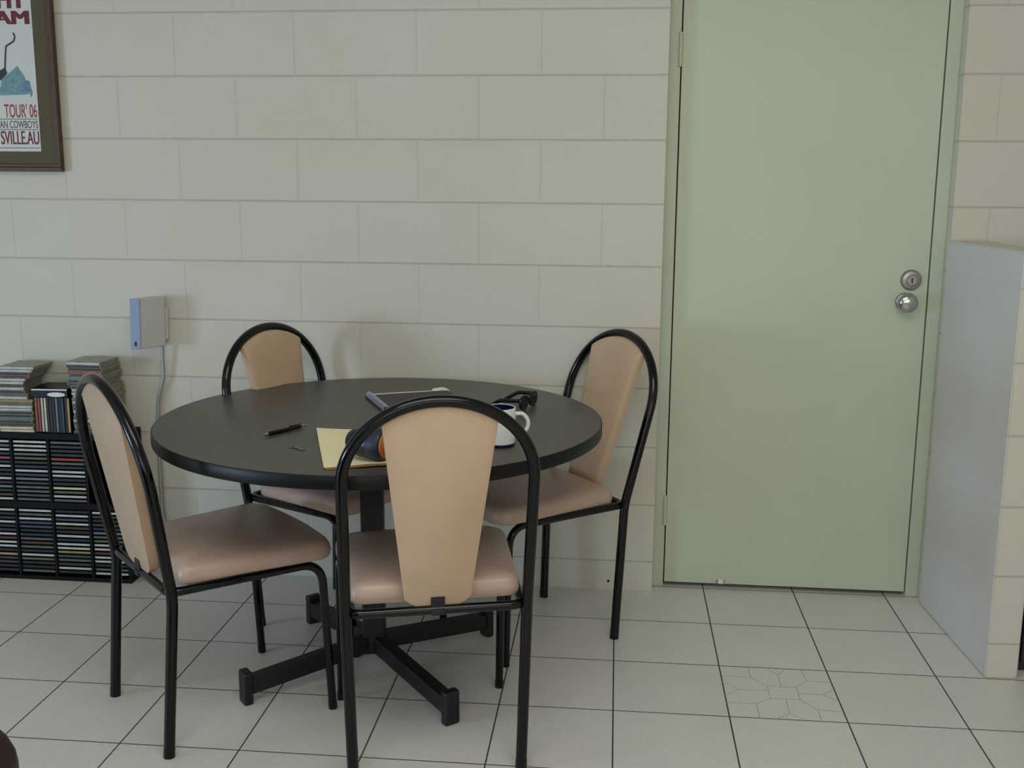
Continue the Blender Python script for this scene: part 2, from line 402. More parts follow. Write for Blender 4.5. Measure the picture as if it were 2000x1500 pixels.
bm = bmesh.new(); box(bm, (2.106, DY - 0.006, 0.020), (2.113, DY, 0.030)); box(bm, (2.131, DY - 0.006, 0.022), (2.135, DY, 0.030)); link('catch_bolt', bm, M['satin'], stopper)
tag(link('wall_anchor', xform(lathe(bmesh.new(), [(0, 0.003), (0.004, 0.003), (0.0045, 0)], 16), Matrix.Translation((1.738, 0, 0.03)) @ Matrix.Rotation(math.radians(90), 4, 'X')), M['dark_gap']),
    'small dark screw hole plug in block wall beside door', 'plug')

# low wall beside the door
bm = bmesh.new(); prism(bm, [(2.771, -0.0005), (2.809, -0.555), (2.8985, -0.549), (2.8985, -0.0005)], 0, 1.2, 0.004)
bm.normal_update()
for f in bm.faces:
    if f.normal.x < -0.9: f.material_index = 1
tag(link('wall_stub', bm, [M['nib'], M['nib_face_lit']]), 'low cream painted block wall beside the green door', kind='structure')
cab = tag(empty('cabinet', (3.15, -0.26, 0)), 'dark cabinet just showing past the end of the low wall', 'cabinet')
link('body', boxm((-0.235, -0.23, 0.0), (0.30, 0.24, 0.62), 0.004), M['cabinet'], cab)
link('door', boxm((-0.23, -0.248, 0.03), (0.295, -0.2305, 0.60), 0.003), M['cabinet'], cab)

# ------------------------------------------------------------------ table
TX, TY, TR, TZ = 1.112, -0.68, 0.604, 0.735
table = tag(empty('dining_table', (TX, TY, 0)), 'round dark table with charcoal laminate top in the middle of the chairs', 'table')
bm = bmesh.new(); lathe(bm, [(0, TZ - 0.031), (TR - 0.004, TZ - 0.031), (TR - 0.004, TZ - 0.0004), (TR - 0.006, TZ), (0, TZ)], 128); top = link('tabletop', bm, M['laminate'], table, True)
bm = bmesh.new(); lathe(bm, [(TR - 0.0038, TZ - 0.033), (TR - 0.001, TZ - 0.033), (TR, TZ - 0.031), (TR, TZ - 0.003), (TR - 0.0015, TZ - 0.0006), (TR - 0.0038, TZ - 0.0006), (TR - 0.0038, TZ - 0.033)], 128)
link('edge_band', bm, M['edge'], top, True)
hub = Vector((1.082 - TX, -0.683 - TY, 0))
bm = bmesh.new(); box(bm, (hub.x - 0.031, hub.y - 0.031, 0.052), (hub.x + 0.031, hub.y + 0.031, TZ - 0.039), 0.004)
ZR = Matrix.Translation(hub) @ Matrix.Rotation(math.radians(8), 4, 'Z') @ Matrix.Translation(-hub)
link('column', xform(bm, ZR), M['black_matt'], table)
link('mounting_plate', boxm((hub.x - 0.16, hub.y - 0.16, TZ - 0.039), (hub.x + 0.16, hub.y + 0.16, TZ - 0.0312), 0.002), M['black_matt'], table)
for fx, fy in ((0.79, -0.934), (1.348, -0.982), (1.372, -0.425), (0.818, -0.392)):
    d = Vector((fx - TX, fy - TY, 0)) - hub; L = d.length; a = math.atan2(d.y, d.x)
    X = Matrix.Translation(hub) @ Matrix.Rotation(a, 4, 'Z'); K = Matrix.Identity(4); K[2][0] = -0.034 / L; K[2][3] = 0.034
    arm = link('base_arm', xform(boxm((0.026, -0.019, 0.026), (L - 0.0125, 0.019, 0.072), 0.003), X @ K), M['black_matt'], table)
    link('foot', xform(boxm((L - 0.013, -0.022, 0.0), (L + 0.013, 0.022, 0.092), 0.006), X), M['black_matt'], arm)

# ------------------------------------------------------------------ chairs
def seat_bm(S):
    wc, yc, zc = S[10:13]; bm = bmesh.new()
    rw, fw, y0, y1 = S[3] - 0.013, wc + 0.014, 0.026, yc + 0.080
    outline = []
    raw = [(-rw, y0), (rw, y0), (fw, y1 - 0.02), (0, y1), (-fw, y1 - 0.02)]
    loop = raw + raw[:1]
    rads = {0: 0.028, 1: 0.028, 2: 0.055, 3: 0.9, 4: 0.055}
    n = len(raw)
    for i in range(n):
        a, b, c = Vector(raw[i - 1] + (0,)), Vector(raw[i] + (0,)), Vector(raw[(i + 1) % n] + (0,))
        u = (a - b); w = (c - b); lu, lw = u.length, w.length; u.normalize(); w.normalize()
        t = min(rads[i] / math.tan(u.angle(w) / 2), lu * 0.45, lw * 0.45) if i != 3 else min(lu, lw) * 0.5
        for k in range(9):
            s = k / 8; p = b + u * t; q = b + w * t
            outline.append(p.lerp(b, s).lerp(b.lerp(q, s), s))
    cen = Vector((0, (y0 + y1) / 2, 0)); z0 = zc + 0.0085
    rings = []
    for ins, z in ((0.012, 0.0), (0.004, 0.001), (0.001, 0.006), (0.0, 0.018), (0.002, 0.032), (0.008, 0.042), (0.022, 0.049), (0.045, 0.053), (0.085, 0.057), (0.13, 0.0585)):
        rings.append([bm.verts.new(cen + (p - cen) * (1 - ins / 0.215) + Vector((0, 0, z0 + z))) for p in outline])
    m = len(outline)
    for A, B in zip(rings, rings[1:]):
        for k in range(m): bm.faces.new((A[k], A[(k + 1) % m], B[(k + 1) % m], B[k]))
    c = bm.verts.new(cen + Vector((0, 0, z0 + 0.0595)))
    for k in range(m): bm.faces.new((rings[-1][k], rings[-1][(k + 1) % m], c))
    bm.faces.new(rings[0])
    return bm

def backrest_bm(S):
    """tapered upholstered panel under the arch: outline in the leaning back plane, padded towards the sitter"""
    wh, a, H, yt, zb = S[4], S[5], S[6], S[7], S[2]
    top_w, bot_w = 0.595 * wh, 0.36 * wh; bm = bmesh.new()
    arch = lambda x: H - a + a * math.sqrt(max(0, 1 - (x / wh) ** 2)) - 0.009
    zbot = S[12] + 0.0105; out = []
    n = 16
    for k in range(n + 1):
        x = -top_w + 2 * top_w * k / n; out.append((x, arch(x)))
    zt = arch(top_w); m = 10
    for k in range(1, m + 1):
        s = k / m; out.append((top_w + (bot_w - top_w) * s, zt + (zbot + 0.02 - zt) * s))
    out += [(bot_w - 0.014, zbot + 0.007), (bot_w - 0.026, zbot), (-bot_w + 0.026, zbot), (-bot_w + 0.014, zbot + 0.007)]
    for k in range(m, 0, -1):
        s = k / m; out.append((-(top_w + (bot_w - top_w) * s), zt + (zbot + 0.02 - zt) * s))
    cen = Vector((0, (zbot + H) / 2))
    lean = lambda z: yt * (z - zb) / (H - zb)
    rings = []
    for ins, y in ((0.003, -0.0050), (0.0, -0.0035), (0.001, 0.017), (0.006, 0.0225), (0.016, 0.0265), (0.04, 0.030), (0.065, 0.032)):
        rg = []
        for x, z in out:
            fx = 1 - ins / 0.11; fz = 1 - ins / 0.24
            zz = cen.y + (z - cen.y) * fz
            rg.append(bm.verts.new((x * fx, lean(zz) + y, zz)))
        rings.append(rg)
    q = len(out)
    for i, (A, B) in enumerate(zip(rings, rings[1:])):
        for k in range(q): bm.faces.new((A[k], A[(k + 1) % q], B[(k + 1) % q], B[k]))
    bm.faces.new(rings[0])
    zc_ = sum(z for x, z in out) / q; c = bm.verts.new((0, lean(cen.y) + 0.033, cen.y))
    for k in range(q): bm.faces.new((rings[-1][k], rings[-1][(k + 1) % q], c))
    return bm

RT, RS = 0.0135, 0.0112
def make_chair(S, pose, label):
    wr, yr, zb, wb, wh, a, H, yt, wf, yf, wc, yc, zc = S
    t = tag(empty('dining_chair', (pose[0], pose[1], 0), pose[2]), label, 'chair', 'beige vinyl chairs around the table')
    lean = lambda z: yt * (z - zb) / (H - zb)
    zs = H - a
    # hoop
    pts = []
    za = zb + 0.07
    wat = lambda z: wb + (wh - wb) * min(1, (z - zb) / (zs - zb))
    for k in range(8): z = za + (zs - za) * k / 8; pts.append((-wat(z), lean(z), z))
    for k in range(41): th = math.pi * (1 - k / 40); z = zs + a * math.sin(th); pts.append((wh * math.cos(th), lean(z), z))
    for k in range(7, -1, -1): z = za + (zs - za) * k / 8; pts.append((wat(z), lean(z), z))
    bm = bmesh.new(); tube(bm, pts, RT, 16, cap=False); link('back_hoop', bm, M['black_tube'], t, True)
    for sx in (-1, 1):
        p = fillet([(sx * wr, yr, 0.0), (sx * wb, 0, zb), (sx * wat(za), lean(za), za)], 0.25, 10)
        # snap the top so that the tube meets the hoop end
        bm = bmesh.new(); tube(bm, p, RT, 16); lg = link('leg', bm, M['black_tube'], t, True)
        d = (Vector(p[1]) - Vector(p[0])).normalized(); q = Vector(p[0]) + d * 0.0005
        bm = bmesh.new(); tube(bm, [q, q + d * 0.024], RT + 0.0005, 16); link('foot_cap', bm, M['black_tube'], lg, True)
    # front legs + seat rail (one bent tube, split at the bends)
    rb = wb - 0.006
    full = {}
    for sx in (-1, 1):
        p = fillet([(sx * wf, yf, 0.0), (sx * wc, yc + 0.022, zc), (sx * (rb - 0.01), 0.10, zc)], 0.062, 10)
        i = len(p) - 1
        bm = bmesh.new(); tube(bm, p[:i], RS, 14, radii=[RS * (0.98 if k else 0.95) for k in range(i)]); lg = link('leg', bm, M['black_tube'], t, True)
        d = (Vector(p[1]) - Vector(p[0])).normalized(); q = Vector(p[0]) + d * 0.0005
        bm = bmesh.new(); tube(bm, [q, q + d * 0.022], RS + 0.0005, 14); link('foot_cap', bm, M['black_tube'], lg, True)
        full[sx] = p[i - 1]
    rail = fillet([full[-1], (-(rb - 0.004), -0.004, zc), (rb - 0.004, -0.004, zc), full[1]], 0.032, 10)
    bm = bmesh.new(); tube(bm, rail, RS, 14); rl = link('seat_rail', bm, M['black_tube'], t, True)
    link('cross_brace', boxm((-wc + 0.012, yc - 0.05, zc - 0.004), (wc - 0.012, yc - 0.025, zc + 0.011), 0.002), M['black_matt'], rl)
    link('seat', seat_bm(S), M['vinyl'], t, 50)
    br = link('backrest', backrest_bm(S), M['vinyl_back'], t, 50)
    bm = bmesh.new(); y = lean(zc + 0.02)
    box(bm, (-0.016, y - 0.009, zc + 0.004), (0.016, y - 0.004, zc + 0.033), 0.001); box(bm, (-0.016, -0.0175, zc - 0.010), (0.016, 0.002, zc + 0.0045), 0.003); link('bracket', bm, M['black_matt'], br)
    return t
CHAIRS = {
 'A': ([0.199, -0.028, 0.398, 0.201, 0.231, 0.233, 0.905, -0.086, 0.217, 0.407, 0.215, 0.363, 0.409], [0.582, -1.06, -0.81], 'black-framed beige chair at table left, in front of the CD rack'),
 'C': ([0.195, 0.019, 0.425, 0.205, 0.211, 0.197, 0.907, -0.14, 0.189, 0.405, 0.208, 0.384, 0.421], [1.658, -0.236, 2.229], 'black-framed beige chair between the table and the green door'),
 'D': ([0.182, 0.012, 0.399, 0.204, 0.215, 0.192, 0.914, -0.097, 0.200, 0.409, 0.217, 0.34, 0.418], [0.728, -0.264, 4.276], 'black-framed beige chair by the block wall, half hidden behind the tabletop'),
 'B': ([0.197, 0.001, 0.422, 0.208, 0.211, 0.183, 0.917, -0.088, 0.215, 0.426, 0.213, 0.364, 0.416], [1.36, -1.234, 0.279], 'nearest black-framed chair, its flat beige back turned to the viewer'),
}
for k in 'ABCD': make_chair(*CHAIRS[k])

# ------------------------------------------------------------------ things on the table
def frame_at(origin, u):
    """matrix with local x along u (in plan), z up"""
    u = Vector((u[0], u[1], 0)).normalized(); return Matrix(((u.x, -u.y, 0, origin[0]), (u.y, u.x, 0, origin[1]), (0, 0, 1, origin[2]), (0, 0, 0, 1)))
def place(o, origin, u): o.matrix_world = frame_at(origin, u); return o

# pen
pen = tag(empty('pen'), 'black ballpoint pen with silver tips lying on the table near its left', 'pen'); place(pen, (0.868, -0.958, TZ + 0.0062), (0.077, 0.138))
bm = bmesh.new(); tube(bm, [(x, 0, 0) for x in (0.018, 0.024, 0.05, 0.09, 0.128, 0.134)], 0.005, 16, radii=[0.0042, 0.0056, 0.006, 0.0058, 0.0052, 0.004]); body = link('barrel', bm, M['black_tube'], pen, True)
bm = bmesh.new(); tube(bm, [(x, 0, 0) for x in (0.0, 0.004, 0.012, 0.018)], 0.003, 14, radii=[0.0006, 0.0014, 0.0034, 0.0042]); link('tip', bm, M['silver'], pen, True)
bm = bmesh.new(); tube(bm, [(0.134, 0, 0), (0.15, 0, 0)], 0.0026, 12); link('push_button', bm, M['silver'], pen, True)
link('clip', boxm((0.092, -0.002, 0.0062), (0.132, 0.002, 0.0078), 0.0005), M['black_tube'], pen)
# key
key = tag(empty('key'), 'small dull metal key beside the black pen', 'key'); place(key, (0.968, -1.040, TZ + 0.0012), (0.045, -0.036))
bm = bmesh.new()
tube(bm, [(0.009 + 0.0075 * math.cos(k * math.pi / 10), 0.0075 * math.sin(k * math.pi / 10), 0.0004) for k in range(20)], 0.0028, 8, closed=True); xform(bm, Matrix.Diagonal((1, 1, 0.4, 1))); link('bow', bm, M['key'], key, True)
bm = bmesh.new(); box(bm, (0.017, -0.0032, -0.0008), (0.054, 0.0032, 0.0012), 0.0003)
for k in range(4): box(bm, (0.026 + k * 0.006, -0.0048, -0.0008), (0.029 + k * 0.006, -0.003, 0.0012))
link('blade', bm, M['key'], key)
# manila envelopes (two lying as one folder)
env = tag(empty('manila_folder'), 'pale manila folder lying on the table under the blue torch', 'folder'); place(env, (1.104, -1.236, TZ), (0.949, 0.316))
def sheet(w, h, z, t, curl, seed):
    bm = bmesh.new(); n = 14; g = []
    for j in range(n + 1):
        row = []
        for i in range(n + 1):
            x, y = w * i / n, h * j / n
            lift = curl * max(0, 1 - ((x) ** 2 + (h - y) ** 2) ** 0.5 / 0.16) ** 2 + 0.004 * max(0, 1 - y / 0.05) * math.sin(math.pi * x / w) ** 2
            row.append(bm.verts.new((x, y, z + lift)))
        g.append(row)
    fs = [bm.faces.new((g[j][i], g[j][i + 1], g[j + 1][i + 1], g[j + 1][i])) for j in range(n) for i in range(n)]
    r = bmesh.ops.extrude_face_region(bm, geom=fs)
    for v in r['geom']:
        if isinstance(v, bmesh.types.BMVert): v.co.z += t
    return bm
link('back_cover', xform(sheet(0.24, 0.355, 0.0005, 0.0035, 0.0, 1), Matrix.Translation((0.003, -0.004, 0))), M['manila_edge'], env)
link('front_cover', sheet(0.24, 0.358, 0.0045, 0.0012, 0.010, 2), M['manila'], env)
# torch
tor = tag(empty('torch'), 'dark blue torch with an amber end lying on the manila folder', 'torch'); place(tor, (1.153, -1.143, TZ + 0.0078 + 0.038), (0.93, -0.36))
def xl(prof, seg=36):
    bm = bmesh.new(); lathe(bm, prof, seg); return xform(bm, Matrix.Rotation(math.radians(90), 4, 'Y'))
link('body', xl([(0, -0.012), (0.022, -0.012), (0.030, -0.002), (0.034, 0.02), (0.036, 0.05)]), M['navy'], tor, True)
link('grip_collar', xl([(0.0361, 0.050), (0.0378, 0.055), (0.0378, 0.078), (0.035, 0.084), (0.031, 0.086)]), M['slate'], tor, True)
link('lens', xl([(0.031, 0.0855), (0.0305, 0.0895), (0.020, 0.094), (0, 0.096)]), M['amber'], tor, True)
# notebook
nb = tag(empty('notebook'), 'dark spiral notebook behind the nearest chair back, white page edge showing', 'notebook'); place(nb, (1.112, -0.628, TZ), (0.9, 0.436))
link('pages', xform(boxm((0.012, 0.002, 0.0018), (0.243, 0.246, 0.0075), 0.0004), Matrix.Rotation(-0.025, 4, 'Z')), M['paper'], nb)
bm = bmesh.new(); box(bm, (0.004, 0, 0), (0.247, 0.226, 0.0016)); link('back_cover', bm, M['note_cover'], nb)
bm = bmesh.new(); box(bm, (0.004, 0, 0.0078), (0.246, 0.222, 0.009), 0.0003); link('front_cover', bm, M['note_cover'], nb)
sp = link('spiral_spine', boxm((-0.008, 0.0, 0.0), (0.0035, 0.232, 0.006), 0.002), M['navy'], nb)
bm = bmesh.new()
for k in range(17):
    yy = 0.006 + k * 0.0135
    tube(bm, [(0.003 + 0.009 * math.cos(2 * math.pi * q / 14), yy, 0.0105 + 0.0085 * math.sin(2 * math.pi * q / 14)) for q in range(14)], 0.0010, 6, closed=True)
link('spiral_wire', bm, M['wire'], sp, True)
# paper scrap
scr = tag(link('paper_scrap', boxm((0, 0, 0), (0.001, 0.001, 0.001)), M['paper']), 'crumpled white paper scrap at the far corner of the notebook', 'paper')
bm = bmesh.new(); n = 7; g = []
for j in range(n + 1):
    g.append([bm.verts.new(((i / n - 0.5) * 0.05, (j / n - 0.5) * 0.035, 0.0015 + 0.010 * abs(math.sin(i * 1.9 + j * 1.3)) * (0.4 + 0.6 * math.sin(math.pi * i / n)))) for i in range(n + 1)])
fs = [bm.faces.new((g[j][i], g[j][i + 1], g[j + 1][i + 1], g[j + 1][i])) for j in range(n) for i in range(n)]
r = bmesh.ops.extrude_face_region(bm, geom=fs)
for v in r['geom']:
    if isinstance(v, bmesh.types.BMVert): v.co.z += 0.0006
bm.to_mesh(scr.data); bm.free(); place(scr, (1.212, -0.302, TZ), (0.95, 0.3))
# mug
mug = tag(empty('mug', (1.467, -0.953, TZ)), 'white mug with a dark blue inside standing behind the nearest chair back', 'mug')
bm = bmesh.new(); lathe(bm, [(0, 0.005), (0.037, 0.005), (0.0405, 0.008), (0.0412, 0.02), (0.0412, 0.092), (0.0408, 0.0945), (0.0392, 0.0952), (0.0378, 0.0940)], 48); link('body', bm, M['mug'], mug, True)
bm = bmesh.new(); lathe(bm, [(0.0378, 0.0940), (0.0372, 0.088), (0.0368, 0.02), (0.034, 0.011), (0, 0.0095)], 48); link('inside', bm, M['navy_glaze'], mug, True)
bm = bmesh.new(); lathe(bm, [(0, 0.0), (0.035, 0.0), (0.0385, 0.0015), (0.0408, 0.0048), (0.0405, 0.0085), (0.0372, 0.0052)], 48); link('base_ring', bm, M['navy_glaze'], mug, True)
bm = bmesh.new(); ux = Vector((0.98, 0.2, 0))
hp = [Vector((0, 0, 0.078)) + ux * 0.039] + [Vector((0, 0, 0.0525 + 0.029 * math.sin(t))) + ux * (0.0415 + 0.031 * math.cos(t)) for t in [math.radians(62 - 12.4 * k) for k in range(11)]] + [Vector((0, 0, 0.0235)) + ux * 0.039]
tube(bm, hp, 0.0052, 12); link('handle', bm, M['mug'], mug, True)
# sunglasses
sg = tag(empty('sunglasses'), 'black sunglasses lying on the table behind the mug', 'sunglasses'); place(sg, (1.500, -0.505, TZ), (0.30, 0.95))
fr = bmesh.new()
for sx in (-1, 1):
    tube(fr, [(sx * 0.034 + 0.028 * math.cos(q * math.pi / 10), -0.004 + 0.004 * abs(math.cos(q * math.pi / 10)) , 0.0225 + 0.019 * math.sin(q * math.pi / 10)) for q in range(20)], 0.0036, 8, closed=True)
tube(fr, [(-0.009, -0.004, 0.028), (0, -0.006, 0.031), (0.009, -0.004, 0.028)], 0.0026, 8)
link('rim', fr, M['black_tube'], sg, True)
for sx in (-1, 1):
    bm = bmesh.new(); lathe(bm, [(0, -0.001), (1, -0.001), (1, 0.001), (0, 0.001)], 28); xform(bm, Matrix.Translation((sx * 0.034, -0.003, 0.0225)) @ Matrix.Diagonal((0.027, 1, 0.018, 1)) @ Matrix.Rotation(math.radians(90), 4, 'X')); link('lens', bm, M['lens'], sg)
    bm = bmesh.new(); tube(bm, fillet([(sx * 0.064, 0.0, 0.031), (sx * 0.064, 0.060, 0.029), (sx * 0.060, 0.098, 0.0065)], 0.03, 6), 0.0058, 8); link('temple', bm, M['black_tube'], sg, True)

# ------------------------------------------------------------------ framed poster
PX = -0.112
pos = tag(empty('framed_poster', (PX, 0, 1.394)), 'framed tour poster with olive mat hanging at the upper left', 'poster')
W_, H_ = 0.62, 0.86
def ring(bm, x0, x1, z0, z1, w, y0, y1, bev=0.0):
    box(bm, (x0, y0, z0), (x1, y1, z0 + w), bev); box(bm, (x0, y0, z1 - w), (x1, y1, z1), bev)
    box(bm, (x0, y0, z0 + w), (x0 + w, y1, z1 - w), bev); box(bm, (x1 - w, y0, z0 + w), (x1, y1, z1 - w), bev)
bm = bmesh.new(); ring(bm, -W_, 0, 0, H_, 0.014, -0.026, -0.001, 0.002); ring(bm, -W_ + 0.014, -0.014, 0.014, H_ - 0.014, 0.011, -0.02, -0.001, 0.002)
link('frame', bm, M['wood_frame'], pos)
link('mat_board', boxm((-W_ + 0.024, -0.012, 0.024), (-0.024, -0.002, H_ - 0.024)), M['mat_board'], pos)
prt = link('print', boxm((-W_ + 0.072, -0.0135, 0.066), (-0.072, -0.0122, H_ - 0.06)), M['print'], pos)
yl = -0.0137; xr = -0.0765
text_mesh('lettering', 'SVILLE.AU', xr, 0.089, 0.133, 0.044, yl, M['ink_maroon'], prt, 0.0, 0.0006)
text_mesh('lettering', 'AN COWBOYS', xr, 0.142, 0.134, 0.024, yl, M['ink_brown'], prt)
text_mesh('lettering', "TOUR' 06", xr, 0.176, 0.114, 0.045, yl, M['ink_red'], prt, 0.008)
text_mesh('lettering', 'AM', xr - 0.008, 0.474, 0.116, 0.042, yl, M['ink_maroon'], prt, 0.0, 0.0045)
text_mesh('lettering', 'HT', xr - 0.016, 0.524, 0.094, 0.055, yl, M['ink_maroon'], prt, 0.0, 0.004)
bm = bmesh.new()
for z in (0.0765, 0.1365, 0.1705): box(bm, (-W_ + 0.085, yl - 0.0004, z), (xr, yl, z + 0.0018))
link('printed_rule', bm, M['ink_dark'], prt)
def flat(name, pts, m, dy=0.0):
    bm = bmesh.new(); vs = [bm.verts.new((x, yl - dy, z)) for x, z in pts]; f = bm.faces.new(vs); r = bmesh.ops.extrude_face_region(bm, geom=[f])
    for v in r['geom']:
        if isinstance(v, bmesh.types.BMVert): v.co.y -= 0.0004
    return link(name, bm, m, prt)
flat('printed_shape', [(-0.205, 0.248), (-0.192, 0.298), (-0.134, 0.342), (-0.112, 0.310), (-0.108, 0.292), (-0.098, 0.292), (-0.088, 0.262), (-0.088, 0.25), (-0.094, 0.241), (-0.098, 0.253), (-0.12, 0.25)], M['ink_teal'])
flat('printed_shape', [(-0.122, 0.258), (-0.118, 0.298), (-0.096, 0.294), (-0.09, 0.262)], M['ink_blue'], 0.0004)
bm = bmesh.new(); tube(bm, fillet([(-0.178, yl, 0.325), (-0.173, yl, 0.37), (-0.168, yl, 0.405), (-0.14, yl, 0.420), (-0.134, yl, 0.436), (-0.14, yl, 0.447)], 0.01, 4), 0.003, 8, radii=None)
xform(bm, Matrix.Translation((0, yl, 0)) @ Matrix.Diagonal((1, 0.15, 1, 1)) @ Matrix.Translation((0, -yl, 0))); link('printed_line', bm, M['ink_dark'], prt)
flat('printed_shape', [(-0.205, 0.29), (-0.2, 0.325), (-0.176, 0.338), (-0.17, 0.318), (-0.19, 0.3)], M['ink_dark'], 0.0005)

# ------------------------------------------------------------------ wall unit with conduit
wu = tag(empty('wall_unit', (0.139, 0, 0.815)), 'white slim wall unit with blue-grey front edge above the CD rack', 'wall unit')
sh = Matrix.Identity(4); sh[0][2] = 0.03
bm = bmesh.new(); prism(bm, [(0.0005, -0.118), (0.0355, -0.118), (0.079, -0.032), (0.078, -0.018), (0.048, -0.014), (0.0305, -0.028)], 0, 0.168, 0.003); ub = link('casing', xform(bm, sh), M['unit_white'], wu)
fp = link('front_strip', xform(boxm((0.0, -0.1225, 0.0), (0.035, -0.1175, 0.168), 0.002), sh), M['unit_blue'], wu)
link('indicator_window', xform(boxm((0.015, -0.1235, 0.011), (0.0215, -0.122, 0.026)), sh), M['lens'], fp)
bm = bmesh.new(); box(bm, (0.045, -0.018, 0.02), (0.083, -0.0005, 0.125), 0.004); link('mounting_bracket', xform(bm, sh), M['unit_white'], wu)
cp = [on_z(u, v, 0) for u, v in ()]
def at_y(u, v, y):
    d = px_ray(u, v); return CAM + d * ((y - CAM.y) / d.y)
cpath = fillet([at_y(317, 676, -0.03), at_y(320, 735, -0.022), at_y(309, 780, -0.016), at_y(308, 830, -0.014), at_y(317, 1005, -0.014), Vector((0.22, -0.014, 0.002))], [0.12, 0.12, 0.1, 0.2], 8)
o0 = Vector((0.139, 0, 0.815))
bm = bmesh.new(); tube(bm, [p - o0 for p in cpath], 0.0058, 12); link('cable_conduit', bm, M['conduit'], wu, True)

# ------------------------------------------------------------------ CD rack and CDs
RX0, RX1, RF, RBK, RZ = -0.434, 0.104, -0.146, -0.008, 0.524
rack = tag(empty('cd_rack', (0, 0, 0)), 'low black rack full of CDs against the block wall at far left', 'rack')
link('top_board', boxm((RX0, RF, RZ - 0.022), (RX1, RBK, RZ), 0.0015), M['rack'], rack)
link('base_board', boxm((RX0, RF, 0.0), (RX1, RBK, 0.014), 0.001), M['rack'], rack)
link('middle_shelf', boxm((RX0 + 0.008, RF, 0.259), (RX1 - 0.008, RBK, 0.281)), M['rack'], rack)
link('back_panel', boxm((RX0 + 0.008, RBK - 0.006, 0.0145), (RX1 - 0.008, RBK - 0.0005, RZ - 0.0225)), M['rack'], rack)
for x in (RX0, RX1 - 0.008): link('side_panel', boxm((x, RF, 0.0145), (x + 0.008, RBK, RZ - 0.0225), 0.001), M['rack'], rack)
PIT = (RX1 - RX0 - 0.008) / 4
for z0, z1 in ((0.0145, 0.2585), (0.2815, RZ - 0.0225)):
    for k in range(1, 4): link('divider', boxm((RX0 + PIT * k, RF + 0.001, z0), (RX0 + PIT * k + 0.008, RBK - 0.007, z1)), M['rack'], rack)

CD_MESH = {}
def cd_mesh(colour, edge='case'):
    """jewel case lying flat: spine faces -y; x across, z thickness"""
    if (colour, edge) in CD_MESH: return CD_MESH[(colour, edge)]
    bm = bmesh.new(); w, d, h = 0.0615, 0.126, 0.0102
    box(bm, (-w, 0.0006, 0), (w, d, h), 0.0007, 0, 1)
    box(bm, (-w + 0.0035, 0.0, 0.0016), (w - 0.0035, 0.0012, h - 0.0016), 0, 1)
    bmesh.ops.recalc_face_normals(bm, faces=bm.faces)
    me = bpy.data.meshes.new('cd_case'); bm.to_mesh(me); bm.free(); me.materials.append(M[edge]); me.materials.append(SPINES[colour])
    CD_MESH[(colour, edge)] = me; return me
ORD = ['topmost', 'second', 'third', 'fourth', 'fifth', 'sixth', 'seventh', 'eighth', 'ninth', 'tenth', 'eleventh', 'twelfth', 'thirteenth', 'fourteenth', 'fifteenth', 'sixteenth',
       'seventeenth', 'eighteenth', 'nineteenth', 'twentieth', 'twenty-first', 'twenty-second', 'twenty-third', 'twenty-fourth']
def cd(colour, loc, label, group, rz=0.0, rx=0.0, ry=0.0, edge='case', cat='CD case'):
    o = bpy.data.objects.new('cd_case', cd_mesh(colour, edge)); COL.objects.link(o)
    o.location = loc; o.rotation_euler = (rx, ry, rz)
    return tag(o, label, cat, group)
UP = {0: {853: 'pale', 861: 'grey', 880: 'pale', 894: 'red', 906: 'pale', 932: 'pale', 950: 'teal', 957: 'dark', 976: 'pale'},
      1: {864: 'pale', 873: 'pale', 881: 'pale', 890: 'grey', 899: 'olive', 917: 'pale', 934: 'teal', 953: 'grey', 960: 'grey', 968: 'green', 977: 'grey'},
      2: {866: 'grey', 884: 'dark', 902: 'red', 910: 'grey', 919: 'pale', 928: 'pale', 936: 'dark', 955: 'cream', 962: 'olive', 971: 'pale', 980: 'grey'},
      3: {}}
LO = {0: {996: 'pale', 1008: 'navy', 1022: 'pale', 1040: 'pale', 1048: 'maroon', 1056: 'pale', 1065: 'pale', 1080: 'tan', 1090: 'brown'},
      1: {998: 'pale', 1007: 'grey', 1016: 'pale', 1023: 'blue', 1032: 'blue', 1042: 'navy', 1050: 'grey', 1059: 'maroon', 1068: 'grey', 1085: 'pale', 1093: 'olive', 1101: 'dark', 1112: 'grey', 1118: 'brown'},
      2: {1011: 'pale', 1018: 'blue', 1028: 'pale', 1036: 'maroon', 1045: 'pale', 1054: 'navy', 1062: 'pale', 1072: 'pale', 1080: 'yellow', 1089: 'green', 1097: 'grey', 1106: 'brown', 1115: 'pale', 1123: 'pale'},
      3: {1003: 'pale', 1011: 'brown', 1029: 'brown', 1041: 'teal', 1049: 'grey', 1056: 'olive', 1062: 'pale', 1069: 'pale', 1074: 'maroon', 1088: 'pale', 1095: 'pale', 1103: 'dark', 1111: 'grey', 1126: 'pale'}}
COLN = ['first', 'second', 'third', 'fourth']
def py_of(x, y, z):
    d = Vector((x, y, z)) - CAM; return 750 - F_PX * d.dot(UPV) / d.dot(FWD)
